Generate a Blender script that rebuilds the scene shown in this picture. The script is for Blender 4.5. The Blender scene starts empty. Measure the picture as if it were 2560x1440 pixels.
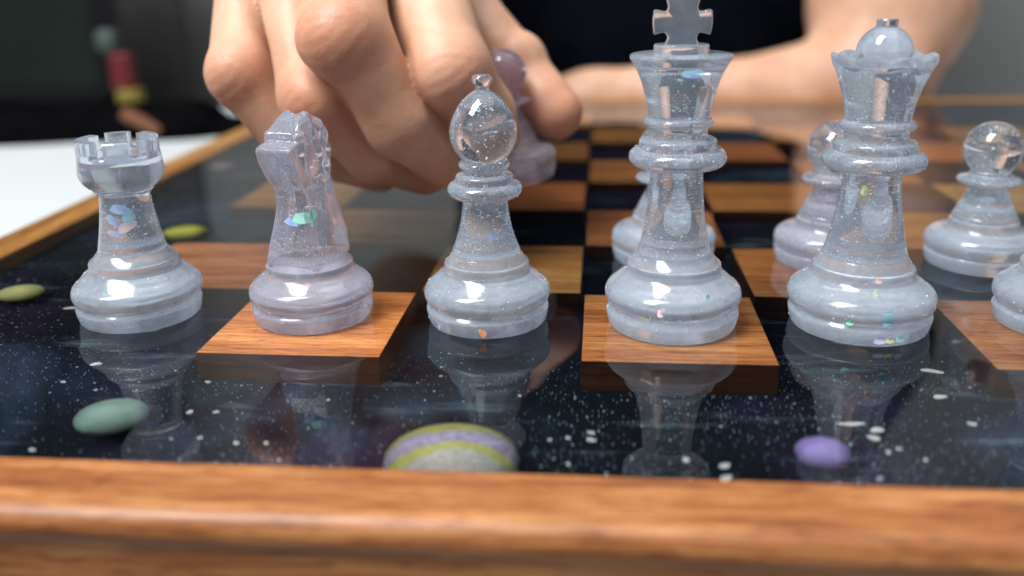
import bpy, bmesh, math, random
import numpy as np
from mathutils import Vector, Matrix

# one chess square = 50 working units; U turns units into metres (42.5 mm squares)
U = 0.00085
scene = bpy.context.scene
COL = scene.collection
random.seed(7)
rng = np.random.default_rng(11)

# ------------------------------------------------------------------ camera
cam_d = bpy.data.cameras.new('camera')
cam = bpy.data.objects.new('camera', cam_d)
COL.objects.link(cam)
cam.location = (154.293 * U, -212.338 * U, 94.721 * U)
cam.rotation_euler = (1.27096, 0.016656, 0.089453)
cam_d.sensor_width = 36.0
cam_d.lens = 2304.2 / 2560 * 36
cam_d.shift_x = -0.00099
cam_d.shift_y = -(720 - 628.34) / 2560
cam_d.clip_start = 0.005
cam_d.clip_end = 50
cam_d.dof.use_dof = True
cam_d.dof.focus_distance = 247 * U
cam_d.dof.aperture_fstop = 7.0
scene.camera = cam

# ------------------------------------------------------------------ light
world = bpy.data.worlds.new('World')
scene.world = world
world.use_nodes = True
bg = world.node_tree.nodes['Background']
bg.inputs[0].default_value = (0.84, 0.91, 1.0, 1)
bg.inputs[1].default_value = 0.28


def area_light(name, loc, target, sx, sy, power, color):
    d = bpy.data.lights.new(name, 'AREA')
    d.shape = 'RECTANGLE'
    d.size = sx
    d.size_y = sy
    d.energy = power
    d.color = color
    o = bpy.data.objects.new(name, d)
    COL.objects.link(o)
    o.location = loc
    o.rotation_euler = (Vector(target) - Vector(loc)).to_track_quat('-Z', 'Y').to_euler()
    return o


area_light('window_light', (-0.47, -0.42, 1.33), (0.11, 0.03, 0.03), 0.55, 1.05, 44, (0.95, 0.98, 1.0))
area_light('ceiling_bounce_fill', (0.17, 0.25, 1.95), (0.17, 0.25, 0), 2.4, 2.0, 21, (0.98, 0.98, 1.0))  # added soft overhead fill for ceiling bounce, lights block tops more than sides

scene.view_settings.view_transform = 'Standard'
scene.view_settings.look = 'None'
scene.view_settings.exposure = 0.2
scene.view_settings.gamma = 1.0
scene.render.engine = 'CYCLES'
cy = scene.cycles
cy.use_denoising = True
cy.max_bounces = 14
cy.transmission_bounces = 12
cy.transparent_max_bounces = 12
cy.glossy_bounces = 6
cy.diffuse_bounces = 4
cy.sample_clamp_indirect = 6.0
cy.caustics_reflective = True
cy.caustics_refractive = True


# ------------------------------------------------------------------ node helpers
def new_mat(name):
    m = bpy.data.materials.new(name)
    m.use_nodes = True
    nt = m.node_tree
    nt.nodes.clear()
    out = nt.nodes.new('ShaderNodeOutputMaterial')
    return m, nt, out


def N(nt, t, **kw):
    n = nt.nodes.new(t)
    for k, v in kw.items():
        if k.startswith('i_'):
            n.inputs[k[2:].replace('_', ' ')].default_value = v
        else:
            setattr(n, k, v)
    return n


def L(nt, a, b):
    nt.links.new(a, b)


def principled(nt, out, **kw):
    p = nt.nodes.new('ShaderNodeBsdfPrincipled')
    for k, v in kw.items():
        p.inputs[k].default_value = v
    L(nt, p.outputs[0], out.inputs[0])
    return p


def ramp(nt, src, stops, interp='LINEAR'):
    r = nt.nodes.new('ShaderNodeValToRGB')
    r.color_ramp.interpolation = interp
    els = r.color_ramp.elements
    while len(els) < len(stops):
        els.new(0.5)
    for e, (pos, c) in zip(els, stops):
        e.position = pos
        e.color = (c[0], c[1], c[2], 1)
    L(nt, src, r.inputs[0])
    return r


def math_n(nt, op, a, b=None, c=None, clamp=False):
    n = nt.nodes.new('ShaderNodeMath')
    n.operation = op
    n.use_clamp = clamp
    for i, v in enumerate((a, b, c)):
        if v is None:
            continue
        if isinstance(v, (int, float)):
            n.inputs[i].default_value = v
        else:
            L(nt, v, n.inputs[i])
    return n.outputs[0]


def mixc(nt, fac, a, b, mode='MIX'):
    n = nt.nodes.new('ShaderNodeMix')
    n.data_type = 'RGBA'
    n.blend_type = mode
    for sock, v in ((n.inputs[0], fac), (n.inputs[6], a), (n.inputs[7], b)):
        if isinstance(v, (int, float)):
            sock.default_value = v
        elif isinstance(v, tuple):
            sock.default_value = (v[0], v[1], v[2], 1)
        else:
            L(nt, v, sock)
    return n.outputs[2]


def coords(nt, scale=(1, 1, 1), rand=True, rot=(0, 0, 0)):
    tc = nt.nodes.new('ShaderNodeTexCoord')
    mp = nt.nodes.new('ShaderNodeMapping')
    mp.inputs['Scale'].default_value = scale
    mp.inputs['Rotation'].default_value = rot
    L(nt, tc.outputs['Object'], mp.inputs[0])
    if rand:
        oi = nt.nodes.new('ShaderNodeObjectInfo')
        cx = nt.nodes.new('ShaderNodeCombineXYZ')
        L(nt, math_n(nt, 'MULTIPLY', oi.outputs['Random'], 37.0), cx.inputs[0])
        L(nt, math_n(nt, 'MULTIPLY', oi.outputs['Random'], 91.0), cx.inputs[1])
        L(nt, math_n(nt, 'MULTIPLY', oi.outputs['Random'], 53.0), cx.inputs[2])
        L(nt, cx.outputs[0], mp.inputs['Location'])
    return mp.outputs[0]


# ------------------------------------------------------------------ materials
def wood_material(name, dark, mid, light, rough, coat, axis=0, fine=1.0, vary=0.25, tint=False):
    """grain runs along the object's own axis"""
    m, nt, out = new_mat(name)
    s = [1 / U / 9 * fine] * 3
    s[axis] = 1 / U / 90 * fine
    v = coords(nt, tuple(s))
    n1 = N(nt, 'ShaderNodeTexNoise', i_Scale=1.0, i_Detail=6.0, i_Roughness=0.6, i_Distortion=0.6)
    L(nt, v, n1.inputs['Vector'])
    s2 = [1 / U / 1.4 * fine] * 3
    s2[axis] = 1 / U / 22 * fine
    v2 = coords(nt, tuple(s2))
    n2 = N(nt, 'ShaderNodeTexNoise', i_Scale=1.0, i_Detail=4.0, i_Roughness=0.7)
    L(nt, v2, n2.inputs['Vector'])
    f = math_n(nt, 'ADD', math_n(nt, 'MULTIPLY', n1.outputs[0], 0.48), math_n(nt, 'MULTIPLY', n2.outputs[0], 0.52))
    r = ramp(nt, f, [(0.36, dark), (0.5, mid), (0.62, light)])
    # short dark pores
    s3 = [1 / U / 0.7 * fine] * 3
    s3[axis] = 1 / U / 5 * fine
    v3 = coords(nt, tuple(s3))
    vo = N(nt, 'ShaderNodeTexNoise', i_Scale=1.0, i_Detail=1.0)
    L(nt, v3, vo.inputs['Vector'])
    pore = ramp(nt, vo.outputs[0], [(0.3, (0.5, 0.42, 0.36)), (0.42, (1, 1, 1))])
    c = mixc(nt, 0.75, r.outputs[0], pore.outputs[0], 'MULTIPLY')
    oi = nt.nodes.new('ShaderNodeObjectInfo')
    hs = nt.nodes.new('ShaderNodeHueSaturation')
    L(nt, c, hs.inputs['Color'])
    L(nt, math_n(nt, 'MULTIPLY_ADD', oi.outputs['Random'], vary * 2, 1 - vary), hs.inputs['Value'])
    L(nt, math_n(nt, 'MULTIPLY_ADD', oi.outputs['Random'], -0.03, 0.513), hs.inputs['Hue'])
    p = principled(nt, out, Roughness=rough)
    p.inputs['Coat Weight'].default_value = coat
    p.inputs['Specular IOR Level'].default_value = 0.3
    p.inputs['Coat Roughness'].default_value = 0.12
    fin = hs.outputs[0]
    if tint:
        fin = mixc(nt, 1.0, fin, oi.outputs['Color'], 'MULTIPLY')
    L(nt, fin, p.inputs['Base Color'])
    b = N(nt, 'ShaderNodeBump', i_Strength=0.25, i_Distance=0.0002)
    L(nt, f, b.inputs['Height'])
    L(nt, b.outputs[0], p.inputs['Normal'])
    return m


M = {}
M['square'] = wood_material('square_wood', (0.25, 0.086, 0.018), (0.53, 0.23, 0.052), (0.71, 0.39, 0.12), 0.5, 0.0, 0, 1.0, 0.08, True)
M['edge'] = wood_material('shade_darkened_edge_wood', (0.035, 0.013, 0.005), (0.09, 0.036, 0.013), (0.14, 0.06, 0.024), 0.6, 0.0, 0, 1.0, 0.1, True)  # block sides: darker copy of the wood, their shade put into the colour
M['rail'] = wood_material('rail_wood', (0.09, 0.032, 0.007), (0.25, 0.11, 0.025), (0.39, 0.21, 0.062), 0.45, 0.08, 0, 0.8, 0.05)


def resin_surface():
    m, nt, out = new_mat('clear_resin')
    g = N(nt, 'ShaderNodeBsdfGlass', i_Roughness=0.0, i_IOR=1.5)
    g.inputs[0].default_value = (0.97, 0.985, 1, 1)
    v = coords(nt, (1, 1, 1), False)
    n = N(nt, 'ShaderNodeTexNoise', i_Scale=22.0, i_Detail=2.0)
    L(nt, v, n.inputs['Vector'])
    b = N(nt, 'ShaderNodeBump', i_Strength=0.04, i_Distance=0.002)
    L(nt, n.outputs[0], b.inputs['Height'])
    L(nt, b.outputs[0], g.inputs['Normal'])
    L(nt, g.outputs[0], out.inputs[0])
    return m


M['resin'] = resin_surface()


def galaxy_paint():
    m, nt, out = new_mat('galaxy_paint')
    v = coords(nt, (1 / U, 1 / U, 1 / U), False)          # in working units
    n1 = N(nt, 'ShaderNodeTexNoise', i_Scale=0.013, i_Detail=5.0, i_Roughness=0.6, i_Distortion=0.8)
    L(nt, v, n1.inputs['Vector'])
    base = ramp(nt, n1.outputs[0], [(0.36, (0.0022, 0.0026, 0.0045)), (0.52, (0.004, 0.0065, 0.012)), (0.64, (0.02, 0.038, 0.06)), (0.78, (0.055, 0.095, 0.13))])
    n2 = N(nt, 'ShaderNodeTexNoise', i_Scale=0.02, i_Detail=4.0)
    mp = nt.nodes.new('ShaderNodeMapping')
    mp.inputs['Location'].default_value = (200, 90, 0)
    L(nt, v, mp.inputs[0])
    L(nt, mp.outputs[0], n2.inputs['Vector'])
    pur = ramp(nt, n2.outputs[0], [(0.52, (0, 0, 0)), (0.75, (0.02, 0.008, 0.03))])
    c = mixc(nt, 1.0, base.outputs[0], pur.outputs[0], 'ADD')
    # wispy streaks
    mp2 = nt.nodes.new('ShaderNodeMapping')
    mp2.inputs['Rotation'].default_value = (0, 0, -0.62)
    mp2.inputs['Scale'].default_value = (0.02, 0.11, 1)
    L(nt, v, mp2.inputs[0])
    n3 = N(nt, 'ShaderNodeTexNoise', i_Scale=1.0, i_Detail=5.0, i_Roughness=0.65)
    L(nt, mp2.outputs[0], n3.inputs['Vector'])
    st = ramp(nt, n3.outputs[0], [(0.58, (0, 0, 0)), (0.78, (0.11, 0.16, 0.18))])
    c = mixc(nt, 1.0, c, st.outputs[0], 'ADD')
    sx = nt.nodes.new('ShaderNodeSeparateXYZ')
    L(nt, v, sx.inputs[0])
    inx = math_n(nt, 'MULTIPLY', math_n(nt, 'GREATER_THAN', sx.outputs[0], 4.0), math_n(nt, 'LESS_THAN', sx.outputs[0], 396.0))
    iny = math_n(nt, 'MULTIPLY', math_n(nt, 'GREATER_THAN', sx.outputs[1], 22.0), math_n(nt, 'LESS_THAN', sx.outputs[1], 396.0))
    field = math_n(nt, 'MULTIPLY_ADD', math_n(nt, 'MULTIPLY', inx, iny), -0.9, 1.0)
    # star specks at three sizes
    for sc, rmax, dens, col in ((0.14, 0.06, 0.24, (0.5, 0.6, 0.6)), (0.32, 0.10, 0.30, (0.36, 0.46, 0.5)), (0.85, 0.2, 0.46, (0.22, 0.31, 0.36))):
        vo = N(nt, 'ShaderNodeTexVoronoi', i_Scale=sc)
        vo.voronoi_dimensions = '2D'
        L(nt, v, vo.inputs['Vector'])
        sep = nt.nodes.new('ShaderNodeSeparateColor')
        L(nt, vo.outputs['Color'], sep.inputs[0])
        # radius: only cells above the density threshold get a star, sizes skewed to small
        cl = N(nt, 'ShaderNodeTexNoise', i_Scale=0.03, i_Detail=2.0)
        L(nt, v, cl.inputs['Vector'])
        thr = math_n(nt, 'MULTIPLY_ADD', cl.outputs[0], -1.4, 1.4 - dens + 0.3)
        on = math_n(nt, 'GREATER_THAN', sep.outputs[0], thr)
        rad = math_n(nt, 'MULTIPLY', math_n(nt, 'POWER', sep.outputs[1], 2.2), rmax)
        rad = math_n(nt, 'MULTIPLY', math_n(nt, 'ADD', rad, 0.03), on)
        d = math_n(nt, 'SUBTRACT', rad, vo.outputs['Distance'])
        fac = math_n(nt, 'MULTIPLY', math_n(nt, 'MULTIPLY', d, 22.0, clamp=True), field)
        c = mixc(nt, fac, c, col)
    p = principled(nt, out, Roughness=0.55)
    p.inputs['Specular IOR Level'].default_value = 0.1
    L(nt, c, p.inputs['Base Color'])
    return m


M['galaxy'] = galaxy_paint()


def simple(name, color, rough=0.5, noise=0.0, scale=60.0, spec=0.5, bump=0.0, metallic=0.0):
    m, nt, out = new_mat(name)
    p = principled(nt, out, Roughness=rough, Metallic=metallic)
    p.inputs['Specular IOR Level'].default_value = spec
    v = coords(nt, (1, 1, 1), True)
    n = N(nt, 'ShaderNodeTexNoise', i_Scale=scale, i_Detail=4.0)
    L(nt, v, n.inputs['Vector'])
    a = tuple(max(0, x * (1 - noise)) for x in color)
    b = tuple(min(1, x * (1 + noise)) for x in color)
    r = ramp(nt, n.outputs[0], [(0.3, a), (0.7, b)])
    L(nt, r.outputs[0], p.inputs['Base Color'])
    if bump:
        bp = N(nt, 'ShaderNodeBump', i_Strength=bump, i_Distance=0.002)
        L(nt, n.outputs[0], bp.inputs['Height'])
        L(nt, bp.outputs[0], p.inputs['Normal'])
    return m


M['wall'] = simple('grey_wall_paint', (0.24, 0.24, 0.228), 0.9, 0.05, 3.0, 0.2)
M['table'] = simple('white_table_top', (0.46, 0.48, 0.48), 0.5, 0.02, 8.0)
M['black'] = simple('black_cloth', (0.0025, 0.0025, 0.003), 0.95, 0.3, 40.0, 0.0)
M['screen'] = simple('dark_green_screen', (0.007, 0.011, 0.009), 0.5, 0.5, 9.0, 0.15)
M['bezel'] = simple('black_plastic', (0.004, 0.004, 0.005), 0.4, 0.1, 30.0, 0.2)
M['charcoal'] = simple('charcoal_panel', (0.05, 0.048, 0.045), 0.8, 0.15, 8.0, 0.2)
M['red'] = simple('red_plastic', (0.10, 0.004, 0.007), 0.5, 0.1, 30)
M['yellow'] = simple('yellow_plastic', (0.15, 0.11, 0.008), 0.5, 0.1, 30)
M['orange'] = simple('orange_plastic', (0.12, 0.042, 0.015), 0.6, 0.2, 30)
M['teal'] = simple('pale_teal_plastic', (0.04, 0.06, 0.053), 0.5, 0.1, 30)
M['shirt'] = simple('black_shirt_cloth', (0.0035, 0.0045, 0.0075), 0.95, 0.4, 25.0, 0.0, 0.4)
M['shirt_print'] = simple('faded_blue_print', (0.010, 0.028, 0.055), 0.9, 0.6, 30.0, 0.05)
M['hair'] = simple('dark_hair', (0.02, 0.012, 0.008), 0.6, 0.4, 80.0)
M['speck'] = simple('white_paint_fleck', (0.72, 0.76, 0.70), 0.6, 0.08, 200.0)


def planet_mat(name, c1, c2, scale=120.0):
    return simple(name, c1, 0.45, c2, scale, 0.3)


M['p_green'] = planet_mat('sage_green_paint', (0.27, 0.41, 0.33), 0.16, 160)
M['p_purple'] = planet_mat('lilac_paint', (0.33, 0.25, 0.58), 0.07)
M['p_yellow'] = planet_mat('yellow_green_paint', (0.46, 0.46, 0.05), 0.18)
M['p_lemon'] = planet_mat('pale_lemon_paint', (0.46, 0.46, 0.17), 0.12)
M['p_pink'] = planet_mat('dusty_pink_paint', (0.30, 0.22, 0.24), 0.1)


def striped_planet():
    m, nt, out = new_mat('banded_planet_paint')
    tc = nt.nodes.new('ShaderNodeTexCoord')
    mp = nt.nodes.new('ShaderNodeMapping')
    mp.inputs['Scale'].default_value = (1 / U, 1 / U, 1 / U)
    mp.inputs['Rotation'].default_value = (0, 0, -0.2)
    L(nt, tc.outputs['Object'], mp.inputs[0])
    n = N(nt, 'ShaderNodeTexNoise', i_Scale=0.09, i_Detail=3.0)
    L(nt, mp.outputs[0], n.inputs['Vector'])
    sep = nt.nodes.new('ShaderNodeSeparateXYZ')
    L(nt, mp.outputs[0], sep.inputs[0])
    y = math_n(nt, 'ADD', sep.outputs[1], math_n(nt, 'MULTIPLY', n.outputs[0], 9.0))
    y = math_n(nt, 'SUBTRACT', y, 2.0)
    x2 = math_n(nt, 'MULTIPLY', math_n(nt, 'MULTIPLY', sep.outputs[0], sep.outputs[0]), 0.02)
    t = math_n(nt, 'MULTIPLY_ADD', math_n(nt, 'ADD', y, x2), 1 / 17, 0.22)
    Y, P_, G = (0.47, 0.47, 0.10), (0.36, 0.30, 0.46), (0.46, 0.46, 0.40)
    r = ramp(nt, t, [(0.0, G), (0.07, G), (0.14, Y), (0.28, Y), (0.36, P_), (0.50, (0.42, 0.38, 0.52)), (0.60, P_), (0.67, Y), (0.93, (0.5, 0.52, 0.14)), (1.0, (0.36, 0.32, 0.44))])
    nf = N(nt, 'ShaderNodeTexNoise', i_Scale=0.8, i_Detail=5.0, i_Roughness=0.7)
    L(nt, mp.outputs[0], nf.inputs['Vector'])
    gr = ramp(nt, nf.outputs[0], [(0.36, (0.62, 0.62, 0.6)), (0.62, (1.15, 1.15, 1.15))])
    p = principled(nt, out, Roughness=0.45)
    L(nt, mixc(nt, 1.0, r.outputs[0], gr.outputs[0], 'MULTIPLY'), p.inputs['Base Color'])
    return m


M['p_band'] = striped_planet()


def resin_cast(name, tint, milk, clear=0.72, rough=0.04, gloss=0.09):
    """cast resin: clear body carrying fine mica, so part of the light scatters back"""
    m, nt, out = new_mat(name)
    v = coords(nt, (1 / U, 1 / U, 1 / U), True)
    n = N(nt, 'ShaderNodeTexNoise', i_Scale=0.16, i_Detail=4.0, i_Roughness=0.6, i_Distortion=1.2)
    L(nt, v, n.inputs['Vector'])
    g = N(nt, 'ShaderNodeBsdfGlass', i_Roughness=rough, i_IOR=1.48)
    g.inputs[0].default_value = (tint[0], tint[1], tint[2], 1)
    df = N(nt, 'ShaderNodeBsdfDiffuse')
    df.inputs[0].default_value = (milk[0], milk[1], milk[2], 1)
    tl = N(nt, 'ShaderNodeBsdfTranslucent')
    tl.inputs[0].default_value = (milk[0], milk[1], milk[2], 1)
    ms = N(nt, 'ShaderNodeMixShader')
    ms.inputs[0].default_value = 0.5
    L(nt, df.outputs[0], ms.inputs[1])
    L(nt, tl.outputs[0], ms.inputs[2])
    mx = N(nt, 'ShaderNodeMixShader')
    fac = math_n(nt, 'MULTIPLY_ADD', n.outputs[0], 0.26, 1 - clear - 0.13, clamp=True)
    L(nt, fac, mx.inputs[0])
    L(nt, g.outputs[0], mx.inputs[1])
    L(nt, ms.outputs[0], mx.inputs[2])
    gl = N(nt, 'ShaderNodeBsdfGlossy', i_Roughness=gloss)
    fr = N(nt, 'ShaderNodeFresnel', i_IOR=1.4)
    m2 = N(nt, 'ShaderNodeMixShader')
    ff = math_n(nt, 'MULTIPLY', fr.outputs[0], 0.4)
    L(nt, ff, m2.inputs[0])
    L(nt, mx.outputs[0], m2.inputs[1])
    L(nt, gl.outputs[0], m2.inputs[2])
    b = N(nt, 'ShaderNodeBump', i_Strength=0.06, i_Distance=0.0004)
    n2 = N(nt, 'ShaderNodeTexNoise', i_Scale=0.45, i_Detail=2.0)
    L(nt, v, n2.inputs['Vector'])
    L(nt, n2.outputs[0], b.inputs['Height'])
    for s in (g, df, gl):
        L(nt, b.outputs[0], s.inputs['Normal'])
    L(nt, m2.outputs[0], out.inputs[0])
    return m


ICE, ICE_M = (0.95, 0.975, 1.0), (0.80, 0.885, 1.0)
LIL, LIL_M = (0.965, 0.965, 1.0), (0.845, 0.865, 1.0)
M['ice'] = resin_cast('pale_blue_clear_resin', ICE, ICE_M, 0.77, 0.025)
M['ice_clear'] = resin_cast('water_clear_resin', ICE, ICE_M, 0.87, 0.015)
M['ice_frost'] = resin_cast('frosted_pale_blue_resin', ICE, ICE_M, 0.70, 0.10, 0.15)
M['lilac'] = resin_cast('pale_lilac_clear_resin', LIL, LIL_M, 0.78, 0.025)
M['lilac_clear'] = resin_cast('lilac_water_clear_resin', LIL, LIL_M, 0.87, 0.015)
M['lilac_frost'] = resin_cast('frosted_pale_lilac_resin', LIL, LIL_M, 0.71, 0.09, 0.15)
M['pink'] = resin_cast('mauve_clear_resin', (0.95, 0.88, 0.94), (0.74, 0.60, 0.68), 0.74)
M['pink_clear'] = M['pink']
M['pink_frost'] = resin_cast('frosted_mauve_resin', (0.95, 0.9, 0.96), (0.82, 0.76, 0.86), 0.72, 0.1, 0.13)


def glitter_mat():
    m, nt, out = new_mat('silver_glitter')
    ge = nt.nodes.new('ShaderNodeNewGeometry')
    r = ramp(nt, ge.outputs['Random Per Island'], [(0.0, (0.95, 0.97, 1)), (0.72, (0.9, 0.96, 1)), (0.8, (0.6, 0.85, 1)), (0.88, (0.7, 1, 0.8)), (0.95, (1, 0.8, 0.75)), (1, (0.85, 0.8, 1))])
    p = principled(nt, out, Roughness=0.25, Metallic=0.0)
    L(nt, r.outputs[0], p.inputs['Base Color'])
    return m


M['glitter'] = glitter_mat()


def holo(name, c1, c2):
    m, nt, out = new_mat(name)
    v = coords(nt, (1 / U, 1 / U, 1 / U), True)
    n = N(nt, 'ShaderNodeTexNoise', i_Scale=0.35, i_Detail=1.0)
    L(nt, v, n.inputs['Vector'])
    r = ramp(nt, n.outputs[0], [(0.4, c1), (0.6, c2)])
    p = principled(nt, out, Roughness=0.4, Metallic=0.1)
    L(nt, r.outputs[0], p.inputs['Base Color'])
    return m


M['h_green'] = holo('green_foil', (0.35, 0.95, 0.62), (0.5, 0.92, 0.78))
M['h_teal'] = holo('teal_foil', (0.4, 0.75, 0.9), (0.5, 0.88, 0.88))
M['h_blue'] = holo('blue_foil', (0.35, 0.52, 0.98), (0.55, 0.75, 1.0))
M['h_red'] = holo('orange_red_foil', (0.95, 0.2, 0.1), (1.0, 0.45, 0.25))
M['h_pink'] = holo('pink_foil', (1.0, 0.66, 0.6), (1.0, 0.78, 0.72))
M['h_lime'] = holo('lime_foil', (0.8, 0.95, 0.45), (0.92, 1.0, 0.6))
M['h_violet'] = holo('violet_foil', (0.62, 0.58, 0.86), (0.75, 0.72, 0.95))


def skin_mat():
    m, nt, out = new_mat('skin')
    v = coords(nt, (1, 1, 1), False)
    n = N(nt, 'ShaderNodeTexNoise', i_Scale=38.0, i_Detail=6.0, i_Roughness=0.68)
    L(nt, v, n.inputs['Vector'])
    c = ramp(nt, n.outputs[0], [(0.28, (0.42, 0.205, 0.125)), (0.48, (0.53, 0.295, 0.19)), (0.72, (0.62, 0.385, 0.265))])
    at = nt.nodes.new('ShaderNodeAttribute')
    at.attribute_name = 'flush'
    sep = nt.nodes.new('ShaderNodeSeparateColor')
    L(nt, at.outputs['Color'], sep.inputs[0])
    c2 = mixc(nt, math_n(nt, 'MULTIPLY', sep.outputs[0], 0.75), c.outputs[0], (0.50, 0.17, 0.09))
    p = principled(nt, out, Roughness=0.5)
    p.inputs['Specular IOR Level'].default_value = 0.35
    p.inputs['Subsurface Weight'].default_value = 0.5
    p.inputs['Subsurface Radius'].default_value = (1.0, 0.35, 0.2)
    p.inputs['Subsurface Scale'].default_value = 0.005
    L(nt, c2, p.inputs['Base Color'])
    # fine skin lines and pores
    vo = N(nt, 'ShaderNodeTexVoronoi', i_Scale=900.0)
    L(nt, v, vo.inputs['Vector'])
    nb = N(nt, 'ShaderNodeTexNoise', i_Scale=260.0, i_Detail=3.0)
    L(nt, v, nb.inputs['Vector'])
    h = math_n(nt, 'ADD', math_n(nt, 'MULTIPLY', vo.outputs['Distance'], 0.35), nb.outputs[0])
    b = N(nt, 'ShaderNodeBump', i_Strength=0.35, i_Distance=0.0004)
    L(nt, h, b.inputs['Height'])
    L(nt, b.outputs[0], p.inputs['Normal'])
    return m


M['skin'] = skin_mat()


# ------------------------------------------------------------------ object helpers
def mesh_obj(name, verts, faces, mat, parent=None, smooth=False, loc=None):
    me = bpy.data.meshes.new(name)
    va = np.asarray(verts, float) * U
    me.from_pydata([tuple(q) for q in va], [], [tuple(int(i) for i in f) for f in faces])
    me.update()
    if smooth:
        me.polygons.foreach_set('use_smooth', [True] * len(me.polygons))
    me.materials.append(M[mat])
    o = bpy.data.objects.new(name, me)
    COL.objects.link(o)
    if parent is not None:
        o.parent = parent
    if loc is not None:
        o.location = tuple(c * U for c in loc)
    return o


def empty(name, loc, label, cat, group=None, rz=0.0):
    o = bpy.data.objects.new(name, None)
    o.empty_display_size = 0.01
    COL.objects.link(o)
    o.location = tuple(c * U for c in loc)
    o.rotation_euler = (0, 0, rz)
    tag(o, label, cat, group)
    return o


def tag(o, label=None, cat=None, group=None, kind=None):
    for k, v in (('label', label), ('category', cat), ('group', group), ('kind', kind)):
        if v:
            o[k] = v
    return o


def box_geo(x0, x1, y0, y1, z0, z1, bev=0.0):
    if not bev:
        v = [(x0, y0, z0), (x1, y0, z0), (x1, y1, z0), (x0, y1, z0), (x0, y0, z1), (x1, y0, z1), (x1, y1, z1), (x0, y1, z1)]
        f = [(0, 3, 2, 1), (4, 5, 6, 7), (0, 1, 5, 4), (1, 2, 6, 5), (2, 3, 7, 6), (3, 0, 4, 7)]
        return v, f
    bm = bmesh.new()
    v, f = box_geo(x0, x1, y0, y1, z0, z1)
    bv = [bm.verts.new(q) for q in v]
    for q in f:
        bm.faces.new([bv[i] for i in q])
    bmesh.ops.bevel(bm, geom=list(bm.edges), offset=bev, segments=2, affect='EDGES', profile=0.6)
    bm.verts.index_update()
    r = [tuple(q.co) for q in bm.verts], [tuple(w.index for w in q.verts) for q in bm.faces]
    bm.free()
    return r


# ------------------------------------------------------------------ surface nets
def surface_nets(f, origin, h):
    nx, ny, nz = f.shape
    s = f < 0
    acc = np.zeros((nx - 1, ny - 1, nz - 1, 3), np.float32)
    cnt = np.zeros((nx - 1, ny - 1, nz - 1), np.float32)
    cor = [(0, 0, 0), (1, 0, 0), (0, 1, 0), (1, 1, 0), (0, 0, 1), (1, 0, 1), (0, 1, 1), (1, 1, 1)]

    def sl(c):
        return tuple(slice(c[i], c[i] + (nx, ny, nz)[i] - 1) for i in range(3))
    any_in = np.zeros(cnt.shape, bool)
    all_in = np.ones(cnt.shape, bool)
    for c in cor:
        any_in |= s[sl(c)]
        all_in &= s[sl(c)]
    act = any_in & ~all_in
    idx = np.argwhere(act)
    I, J, K = idx.T
    pos = np.zeros((len(idx), 3))
    n = np.zeros(len(idx))
    vals = [f[I + c[0], J + c[1], K + c[2]] for c in cor]
    for a in range(8):
        for b in range(a + 1, 8):
            ca, cb = cor[a], cor[b]
            if sum(abs(ca[i] - cb[i]) for i in range(3)) != 1:
                continue
            va, vb = vals[a], vals[b]
            m = (va < 0) != (vb < 0)
            t = np.where(m, va / np.where(m, va - vb, 1), 0)
            for i in range(3):
                pos[:, i] += np.where(m, ca[i] + t * (cb[i] - ca[i]), 0)
            n += m
    pos /= n[:, None]
    verts = np.asarray(origin) + h * (idx + pos)
    vid = -np.ones(act.shape, np.int64)
    vid[I, J, K] = np.arange(len(idx))
    quads = []
    for ax in range(3):
        o1, o2 = [(1, 2), (2, 0), (0, 1)][ax]
        sa = [slice(None)] * 3
        sb = [slice(None)] * 3
        sa[ax] = slice(0, -1)
        sb[ax] = slice(1, None)
        ch = s[tuple(sa)] != s[tuple(sb)]
        e = np.argwhere(ch)
        ok = (e[:, o1] > 0) & (e[:, o2] > 0) & (e[:, o1] < f.shape[o1] - 1) & (e[:, o2] < f.shape[o2] - 1)
        e = e[ok]
        d1 = np.zeros(3, int)
        d2 = np.zeros(3, int)
        d1[o1] = 1
        d2[o2] = 1
        q = np.stack([vid[tuple((e - d1 - d2).T)], vid[tuple((e - d2).T)], vid[tuple(e.T)], vid[tuple((e - d1).T)]], 1)
        inside_first = s[tuple(e.T)]
        q = np.where(inside_first[:, None], q, q[:, ::-1])
        quads.append(q)
    quads = np.concatenate(quads)
    quads = quads[(quads >= 0).all(1)]
    return verts, quads


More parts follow.
